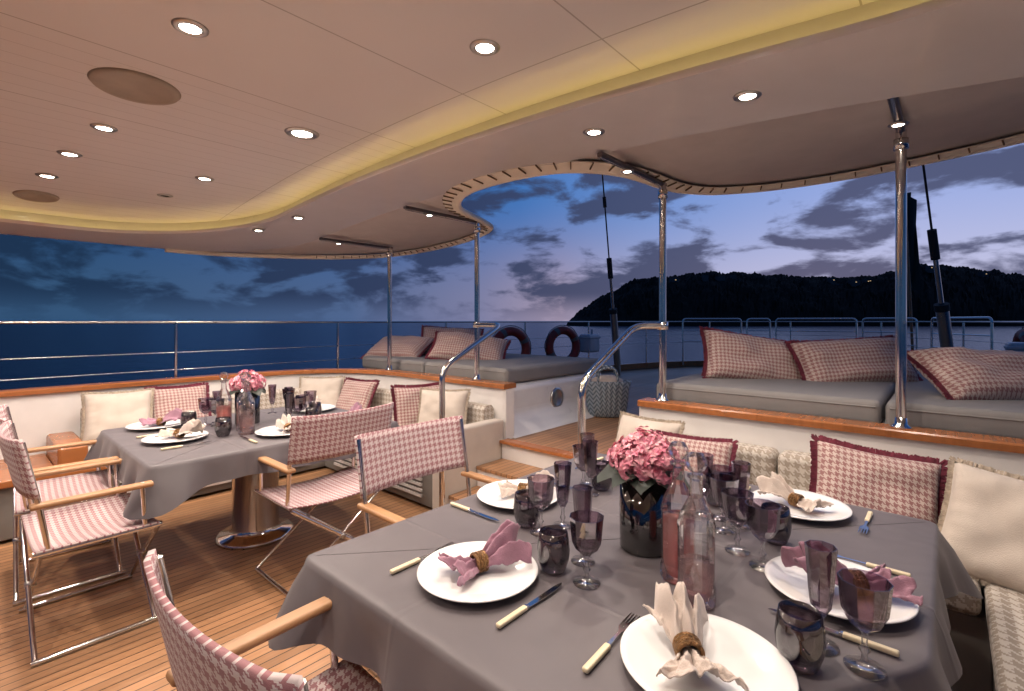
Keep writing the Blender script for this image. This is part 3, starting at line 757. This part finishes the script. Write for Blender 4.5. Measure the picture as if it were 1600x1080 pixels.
# ------------------------------------------------------------------ awning
edge = [(1.3, 3.3), (0.8, 3.52), (0.3, 3.68), (-0.1, 3.74), (-0.5, 3.74), (-0.9, 3.64), (-1.2, 3.46), (-1.36, 3.28), (-1.42, 3.1), (-1.45, 2.9), (-1.5, 2.7), (-1.62, 2.52), (-1.8, 2.40), (-2.1, 2.35), (-2.45, 2.37), (-2.7, 2.47), (-2.9, 2.65), (-3.0, 2.87), (-3.08, 3.1), (-3.2, 3.32), (-3.5, 3.45), (-3.9, 3.5), (-4.4, 3.42), (-4.8, 3.2), (-5.1, 2.8), (-5.33, 2.25), (-5.45, 1.75), (-5.475, 1.3)]
def cat(pts, m=6):
    out = []
    P_ = [Vector(p) for p in pts]; P_ = [P_[0]] + P_ + [P_[-1]]
    for i in range(1, len(P_) - 2):
        a, b, c, d = P_[i - 1:i + 3]
        for k in range(m):
            t = k / m
            out.append(0.5 * ((2 * b) + (c - a) * t + (2 * a - 5 * b + 4 * c - d) * t * t + (3 * b - a - 3 * c + d) * t ** 3))
    out.append(P_[-1]); return out
ed = cat(edge); ne = len(ed)
aw = empty('canvas_awning')
def za(x, y):
    k = 1.0 if x < CX else 0.25
    lift = 0.10 * max(0.0, min(1.0, (x + 1.2) / 1.6))
    return ZR + 0.012 + zc(x) * k - 0.02 * max(0, y - 2.3) + lift * max(0, min(1, (y - 2.2) / 1.0))
vs = []; K = 8
for k in range(K + 1):
    t = k / K
    for p in ed:
        ix = min(p.x, 1.0); iy = 2.15
        if p.x < -4.6:
            f = max(0.0, min(1.0, (p.y - 1.3) / 1.9)); ix = (p.x + 0.09) * (1 - f) + -4.6 * f; iy = p.y * (1 - f) + 2.1 * f
        x = ix + (p.x - ix) * t; y = iy + (p.y - iy) * t
        vs.append((x, y, za(x, y) - 0.015 * math.sin(math.pi * t) * (1 if abs(p.x - CX) > 0.9 and p.y > 2.6 else 0)))
fs = []
for k in range(K):
    for i in range(ne - 1): fs.append((k * ne + i, k * ne + i + 1, (k + 1) * ne + i + 1, (k + 1) * ne + i))
o = mesh('canvas', vs, fs, m_awning, aw, True)
vsb = []
edi = []
for i, p in enumerate(ed):
    t = (ed[min(i + 1, ne - 1)] - ed[max(i - 1, 0)]).normalized(); nn = Vector((-t.y, t.x))
    wdt = 0.06 + 0.07 * math.exp(-((p.x - CX) / 0.85) ** 4)
    if p.x < -5.2: wdt = 0.02
    edi.append(p + nn * -wdt)
if edi[5].y > ed[5].y: edi = [2 * a - b for a, b in zip(ed, edi)]
for a, b in zip(ed, edi): vsb += [(a.x, a.y, za(a.x, a.y) - 0.045), (b.x, b.y, za(b.x, b.y) - 0.022)]
mesh('edge_band', vsb, [(2 * i, 2 * i + 1, 2 * i + 3, 2 * i + 2) for i in range(ne - 1)], m_awedge, aw, True)
tube('hem_rope', [(p.x, p.y, za(p.x, p.y) - 0.025) for p in ed], 0.024, m_awedge, aw)
tube('inner_hem', [(p.x, p.y, za(p.x, p.y) - 0.022) for p in edi], 0.006, m_awedge, aw)
# lacing toggles lying across the band
vs = []; fs = []; acc = 0
for i in range(ne - 1):
    a = ed[i]; b = ed[i + 1]; L = (b - a).length; acc += L
    if acc > 0.075:
        acc = 0; q = edi[i]; t = (b - a).normalized() * 0.0035
        c1 = a.lerp(q, 0.45); c2 = a.lerp(q, 1.1)
        z1 = za(c1.x, c1.y) - 0.045; z2 = za(c2.x, c2.y) - 0.034; bidx = len(vs)
        for c, z in ((c1, z1), (c2, z2)):
            vs += [(c.x + t.x, c.y + t.y, z), (c.x - t.x, c.y - t.y, z), (c.x - t.x, c.y - t.y, z + 0.008), (c.x + t.x, c.y + t.y, z + 0.008)]
        for f in ((0, 1, 2, 3), (4, 7, 6, 5), (0, 4, 5, 1), (1, 5, 6, 2), (2, 6, 7, 3), (3, 7, 4, 0)): fs.append(tuple(bidx + k for k in f))
mesh('lacing_toggles', vs, fs, m_brass, aw)
# awning posts with beams and spot lamps
for x, yl in ((-0.17, 2.85), (-1.38, 2.56), (-3.09, 2.5), (-4.40, 2.45)):
    e = empty('awning_post')
    zt = za(x, 3.03) - 0.01
    tube('post', [(x, 3.03, 0.90), (x, 3.03, zt - 0.03)], 0.0225, m_chrome, e, res=8)
    lathe('foot', [(0, 0), (0.045, 0), (0.045, 0.008), (0.028, 0.02), (0.024, 0.05)], 32, m_chrome, e, (x, 3.03, 0.905))
    box('beam', (x - 0.018, 2.26, zt - 0.042), (x + 0.018, 3.06, zt - 0.018), m_darksteel, e, 0.006)
    box('beam_track', (x - 0.006, 2.27, zt - 0.050), (x + 0.006, 3.0, zt - 0.0425), m_chrome, e)
    lathe('collar', [(0.023, 0), (0.03, 0.0), (0.03, 0.05), (0.023, 0.05)], 24, m_chrome, e, (x, 3.03, zt - 0.12))
    downlight(x, yl, zt - 0.051, LP * 0.5, r=0.03, name='awning_spot_lamp')

# step handrails
for x, px in ((-2.70, -3.09), (-1.52, -1.38)):
    e = empty('stair_handrail')
    tube('rail', [(x, 2.30, 0.1), (x, 2.30, 1.08), (x, 2.92, 1.39), (px, 3.02, 1.39)], 0.021, m_chrome, e, 0.09, res=6)
    lathe('clamp', [(0.023, 0), (0.034, 0.0), (0.034, 0.05), (0.023, 0.05)], 24, m_chrome, e, (px, 3.03, 1.365))

# ------------------------------------------------------------------ guard rails
gr = empty('guard_rail')
def para(path, step):
    out = []; acc = 0
    for a, b in zip(path[:-1], path[1:]):
        a = Vector(a); b = Vector(b); L = (b - a).length; t = (step - acc)
        while t < L:
            out.append(a.lerp(b, t / L)); t += step
        acc = (acc + L) % step
    return out
rz = lambda z: [(p[0], p[1], z) for p in railf]
tube('top_rail', rz(1.41), 0.011, m_brush, gr)
for z, r in ((1.13, 0.004), (0.97, 0.004)): tube('life_line', rz(z), r, m_brush, gr)
for p in para([(a, b, 0) for a, b, c in railf], 1.62):
    tube('stanchion', [(p.x, p.y, 0.5), (p.x, p.y, 1.41)], 0.014, m_chrome, gr)
# stern gates : framed rail panels
def gate(a, b, z0=0.85, z1=1.47):
    e = empty('rail_gate')
    a = Vector(a); b = Vector(b)
    tube('frame', [(a.x, a.y, 0.5), (a.x, a.y, z1), (b.x, b.y, z1), (b.x, b.y, 0.5)], 0.016, m_chrome, e, 0.08)
    for z in (1.0, 1.22): tube('bar', [(a.x, a.y, z), (b.x, b.y, z)], 0.010, m_chrome, e)
gate((-4.2, 10.2), (-3.3, 11.1)); gate((-3.2, 11.15), (-2.8, 11.35)); gate((-2.7, 11.4), (-1.3, 11.35)); gate((-1.2, 11.3), (-0.4, 10.9)); gate((-0.2, 10.6), (0.45, 9.4))

def lifering(x, y, z, rot):
    e = empty('life_ring', (x, y, z), rot)
    pts = [(0.28 * math.cos(2 * math.pi * k / 48), 0.28 * math.sin(2 * math.pi * k / 48), 0) for k in range(48)]
    tube('ring', pts, 0.072, m_ringred, e, cyc=True, res=6)
    for q in range(4):
        a0 = q * math.pi / 2 + 0.5
        tube('band', [(0.28 * math.cos(a0 + d), 0.28 * math.sin(a0 + d), 0) for d in (-0.12, -0.06, 0, 0.06, 0.12)], 0.075, m_lrband, e, res=6)
    tube('grab_line', [(0.37 * math.cos(2 * math.pi * k / 48), 0.37 * math.sin(2 * math.pi * k / 48), 0.01 * math.sin(k)) for k in range(48)], 0.007, m_lrband, e, cyc=True)
lifering(-5.05, 7.05, 0.98, (P(90), 0, P(70)))
lifering(-5.16, 5.80, 0.98, (P(90), 0, P(70)))
lifering(0.70, 8.6, 0.98, (P(90), 0, P(96)))
for x, y in ((-4.95, 7.75), (0.62, 8.0)):
    e = empty('rail_equipment_box')
    box('case', (x - 0.12, y - 0.18, 0.85), (x + 0.12, y + 0.18, 1.18), m_liferope, e, 0.04, 3)
    box('lid', (x - 0.13, y - 0.19, 1.10), (x + 0.13, y + 0.19, 1.14), m_liferope, e, 0.01)
    tube('light', [(x + 0.05, y, 1.18), (x + 0.05, y, 1.27)], 0.02, m_liferope, e)
# backstays
def stay(b, d):
    e = empty('backstay_rigging')
    b = Vector(b); d = Vector(d).normalized()
    p = lambda t: tuple(b + d * t)
    tube('chainplate', [p(-0.1), p(0.15)], 0.05, m_brush, e)
    tube('hydraulic_ram', [p(0.15), p(1.15)], 0.062, m_brush, e, res=8)
    tube('ram_collar', [p(1.12), p(1.2)], 0.072, m_dark, e, res=8)
    tube('ram_rod', [p(1.2), p(1.75)], 0.026, m_chrome, e)
    tube('turnbuckle', [p(1.75), p(2.1)], 0.045, m_dark, e)
    tube('terminal', [p(2.95), p(3.12)], 0.03, m_dark, e)
    tube('wire', [p(2.1), p(26)], 0.012, m_dark, e)
stay((-4.5, 8.0, 0.5), (0.3, -1.0, 3.05))
stay((0.05, 8.1, 0.5), (-0.26, -1.0, 2.7))
# ensign staff
e = empty('flag_on_staff')
tube('staff', [(-0.45, 11.15, 0.5), (-0.6, 11.5, 3.9)], 0.022, m_teakcap, e)
vs = []; fs = []
for i in range(15):
    for j in range(7):
        t = i / 14; u = j / 6
        vs.append((-0.58 + 0.15 * u + 0.06 * math.sin(u * 12 + t * 2), 11.45 + 0.12 * u + 0.05 * math.sin(u * 9 + t * 3), 3.75 - 1.6 * t - 0.15 * u + 0.05 * math.sin(j)))
for i in range(14):
    for j in range(6): fs.append((i * 7 + j, i * 7 + j + 1, (i + 1) * 7 + j + 1, (i + 1) * 7 + j))
mesh('flag', vs, fs, m_flag, e, True)

# woven tote bag on the walkway
e = empty('woven_tote_bag', (-2.60, 4.40, 0.452), (0, 0, P(35)))
lathe('body', [(0, 0.0), (0.15, 0.0), (0.17, 0.02), (0.19, 0.12), (0.20, 0.25), (0.225, 0.36), (0.22, 0.365), (0.195, 0.25), (0.16, 0.03), (0, 0.02)], 40, m_bag, e, sx=1.1, sy=0.6)
for s in (-1, 1):
    tube('handle', [(-0.1, s * 0.12, 0.33), (-0.09, s * 0.11, 0.50), (0.09, s * 0.11, 0.50), (0.1, s * 0.12, 0.33)], 0.012, m_bag, e, 0.08)
pl = lathe('towel', [(0, 0.30), (0.16, 0.31), (0.14, 0.38), (0.06, 0.42), (0, 0.42)], 14, m_napc, e, sx=1.1, sy=0.55)

# ------------------------------------------------------------------ sea, island
def mk_sea():
    m, nt, out = newmat('sea_water')
    co = objco(nt)
    n1 = nd(nt, 'ShaderNodeTexNoise', {'Vector': mapping(nt, co, (0.35, 0.5, 1)), 'Scale': 1.0, 'Detail': 6, 'Roughness': 0.6}).outputs[0]
    n2 = nd(nt, 'ShaderNodeTexNoise', {'Vector': mapping(nt, co, (0.02, 0.02, 1)), 'Scale': 1.0, 'Detail': 4}).outputs[0]
    c = ramp(nt, n2, [(0.35, (0.002, 0.018, 0.065)), (0.65, (0.004, 0.030, 0.10))])
    b = nd(nt, 'ShaderNodeBump', {'Height': n1, 'Strength': 0.4, 'Distance': 0.5})
    p = nd(nt, 'ShaderNodeBsdfPrincipled', {'Base Color': c, 'Roughness': 0.22, 'IOR': 1.33, 'Normal': b.outputs[0]})
    nt.links.new(p.outputs[0], out.inputs[0]); return m
vs = [(0, 0, -2)]; 
rad = [20, 60, 150, 400, 1200, 4000, 12000, 40000]
S = 72
for r in rad:
    for k in range(S): vs.append((r * math.cos(2 * math.pi * k / S), r * math.sin(2 * math.pi * k / S), -2))
fs = [(0, 1 + k, 1 + (k + 1) % S) for k in range(S)]
for i in range(len(rad) - 1):
    for k in range(S): fs.append((1 + i * S + k, 1 + i * S + (k + 1) % S, 1 + (i + 1) * S + (k + 1) % S, 1 + (i + 1) * S + k))
mesh('sea', vs, fs, mk_sea())

prof = [(44, 0), (54, 9), (72, 23), (100, 39), (125, 41), (165, 46), (234, 42), (275, 40), (305, 45), (332, 53), (364, 50), (416, 43), (520, 34), (676, 16), (780, 0)]
def ph(x):
    for (a, ha), (b, hb) in zip(prof[:-1], prof[1:]):
        if a <= x <= b: return ha + (hb - ha) * (x - a) / (b - a)
    return 0
m_hill = simple('hill_scrub', (0.018, 0.018, 0.016), 0.95, var=0.5, scale=0.06, bump=1.0, bscale=0.4, spec=0.1)
vs = []; fs = []; NX = 620; NY = 26
for j in range(NY + 1):
    t = j / NY; yy = 340 + 100 * t
    env = math.sin(math.pi * min(1, t * 1.15) ** 0.8 * 0.5) if t < 0.87 else math.cos((t - 0.87) / 0.13 * math.pi / 2)
    for i in range(NX + 1):
        x = 44 + (780 - 44) * i / NX
        sc = yy / 400
        h = ph(x) * env * sc * 0.90
        h += (3.0 * noise.noise(Vector((x * 0.09, yy * 0.05, 0))) + 2.6 * abs(noise.noise(Vector((x * 0.35, yy * 0.3, 3)))) + 2.0 * noise.noise(Vector((x * 0.9, yy * 0.5, 9)))) * min(1, h / 8)
        vs.append((x * sc, yy, -2.2 + max(0, h) + (1.5 if h > 1 else 0)))
for j in range(NY):
    for i in range(NX): fs.append((j * (NX + 1) + i, j * (NX + 1) + i + 1, (j + 1) * (NX + 1) + i + 1, (j + 1) * (NX + 1) + i))
mesh('island_hill', vs, fs, m_hill, None, rot=(0, 0, TH))
# houses with lit windows on the hill
m_hl = glowmat('house_lights', (1.0, 0.7, 0.4), 0.6)
vs = []; fs = []
m_house = simple('hill_house_wall', (0.10, 0.09, 0.09), 0.9)
hv = []; hf = []
for k in range(16):
    x = random.choice([random.uniform(250, 340), random.uniform(120, 420)]); yy = 398
    h = ph(x) * 0.90 * random.uniform(0.80, 0.98)
    s = random.uniform(1.5, 3.5); z = h - 1; b = len(hv)
    for dx in (-s, s):
        for dy in (-2, 2):
            for dz in (-4, 2): hv.append((x + dx, yy - 4 + dy, z + dz))
    hf += [tuple(b + q for q in f) for f in ((0, 1, 3, 2), (4, 6, 7, 5), (0, 4, 5, 1), (2, 3, 7, 6), (1, 5, 7, 3), (0, 2, 6, 4))]
    if k % 2 == 0:
        b = len(vs); xx = x + random.uniform(-1, 1)
        vs += [(xx - 0.5, yy - 6.1, z), (xx + 0.5, yy - 6.1, z), (xx + 0.5, yy - 6.1, z + 0.6), (xx - 0.5, yy - 6.1, z + 0.6)]; fs.append((b, b + 1, b + 2, b + 3))
hh = empty('hillside_houses', (0, 0, 0), (0, 0, TH))
mesh('walls', hv, hf, m_house, hh); mesh('windows', vs, fs, m_hl, hh)

# ------------------------------------------------------------------ world
w = D.worlds.new('World'); scene.world = w; w.use_nodes = True
nt = w.node_tree; nt.nodes.clear()
out = nt.nodes.new('ShaderNodeOutputWorld')
g = nd(nt, 'ShaderNodeTexCoord').outputs['Generated']
s = nd(nt, 'ShaderNodeSeparateXYZ', {0: g})
X, Y, Z = s.outputs
ln = M(nt, 'SQRT', M(nt, 'ADD', M(nt, 'MULTIPLY', X, X), M(nt, 'ADD', M(nt, 'MULTIPLY', Y, Y), 0.0001)))
a = M(nt, 'MAXIMUM', M(nt, 'DIVIDE', M(nt, 'ADD', Y, M(nt, 'MULTIPLY', X, 0.12)), ln), 0.0)
hor = ramp(nt, a, [(0.0, (0.034, 0.09, 0.19)), (0.4, (0.075, 0.13, 0.27)), (0.62, (0.20, 0.21, 0.36)), (0.74, (0.36, 0.30, 0.42)), (0.85, (0.42, 0.42, 0.62)), (1.0, (0.55, 0.55, 0.76))])
hig = ramp(nt, a, [(0.0, (0.008, 0.056, 0.19)), (0.4, (0.016, 0.095, 0.31)), (0.68, (0.05, 0.17, 0.47)), (0.85, (0.14, 0.27, 0.62)), (1.0, (0.30, 0.40, 0.76))])
f1 = nd(nt, 'ShaderNodeMapRange', {'Value': Z, 'From Min': 0.02, 'From Max': 0.26}, interpolation_type='SMOOTHSTEP').outputs[0]
c = mixc(nt, f1, hor, hig)
f2 = nd(nt, 'ShaderNodeMapRange', {'Value': Z, 'From Min': 0.25, 'From Max': 0.9}, interpolation_type='SMOOTHSTEP').outputs[0]
c = mixc(nt, f2, c, (0.03, 0.06, 0.17))
co = mapping(nt, g, (1.0, 1.0, 2.7), (0.35, 0.1, 0.0))
n1 = nd(nt, 'ShaderNodeTexNoise', {'Vector': co, 'Scale': 7.0, 'Detail': 6, 'Roughness': 0.54, 'Distortion': 0.25}).outputs[0]
n2 = nd(nt, 'ShaderNodeTexNoise', {'Vector': mapping(nt, g, (1, 1, 2.2), (3, 1, 7)), 'Scale': 2.2, 'Detail': 2}).outputs[0]
band = nd(nt, 'ShaderNodeMapRange', {'Value': Z, 'From Min': 0.42, 'From Max': 0.12, 'To Min': -0.05, 'To Max': 0.075}).outputs[0]
cf = M(nt, 'ADD', M(nt, 'ADD', n1, M(nt, 'MULTIPLY', M(nt, 'SUBTRACT', n2, 0.5), 0.55)), band)
cm = nd(nt, 'ShaderNodeMapRange', {'Value': cf, 'From Min': 0.50, 'From Max': 0.62}, interpolation_type='SMOOTHSTEP').outputs[0]
lowfade = nd(nt, 'ShaderNodeMapRange', {'Value': Z, 'From Min': 0.0, 'From Max': 0.06}, interpolation_type='SMOOTHSTEP').outputs[0]
cm = M(nt, 'MULTIPLY', cm, M(nt, 'MULTIPLY_ADD', lowfade, 0.75, 0.2))
cloudc = ramp(nt, a, [(0.0, (0.010, 0.030, 0.075)), (0.6, (0.030, 0.046, 0.112)), (1.0, (0.068, 0.083, 0.17))])
c = mixc(nt, cm, c, cloudc)
below = M(nt, 'LESS_THAN', Z, -0.0005)
c = mixc(nt, below, c, (0.01, 0.02, 0.05))
sky = nd(nt, 'ShaderNodeTexSky', sky_type='NISHITA', sun_disc=False, sun_elevation=P(1.0), sun_rotation=P(-10))
bg = nd(nt, 'ShaderNodeBackground', {'Color': c, 'Strength': 1.0})
bg2 = nd(nt, 'ShaderNodeBackground', {'Color': sky.outputs[0], 'Strength': 0.002})
ad = nd(nt, 'ShaderNodeAddShader', {0: bg.outputs[0], 1: bg2.outputs[0]})
nt.links.new(ad.outputs[0], out.inputs[0])

# ------------------------------------------------------------------ camera
cam = D.cameras.new('camera'); cam.lens = 17.325; cam.sensor_width = 36; cam.shift_y = -38 / 1600
cam.clip_start = 0.02; cam.clip_end = 100000
o = D.objects.new('camera', cam); o.location = (0, 0, 1.42); o.rotation_euler = (P(90), 0, TH)
link(o); scene.camera = o
scene.view_settings.view_transform = 'Standard'; scene.view_settings.look = 'None'; scene.view_settings.exposure = 0
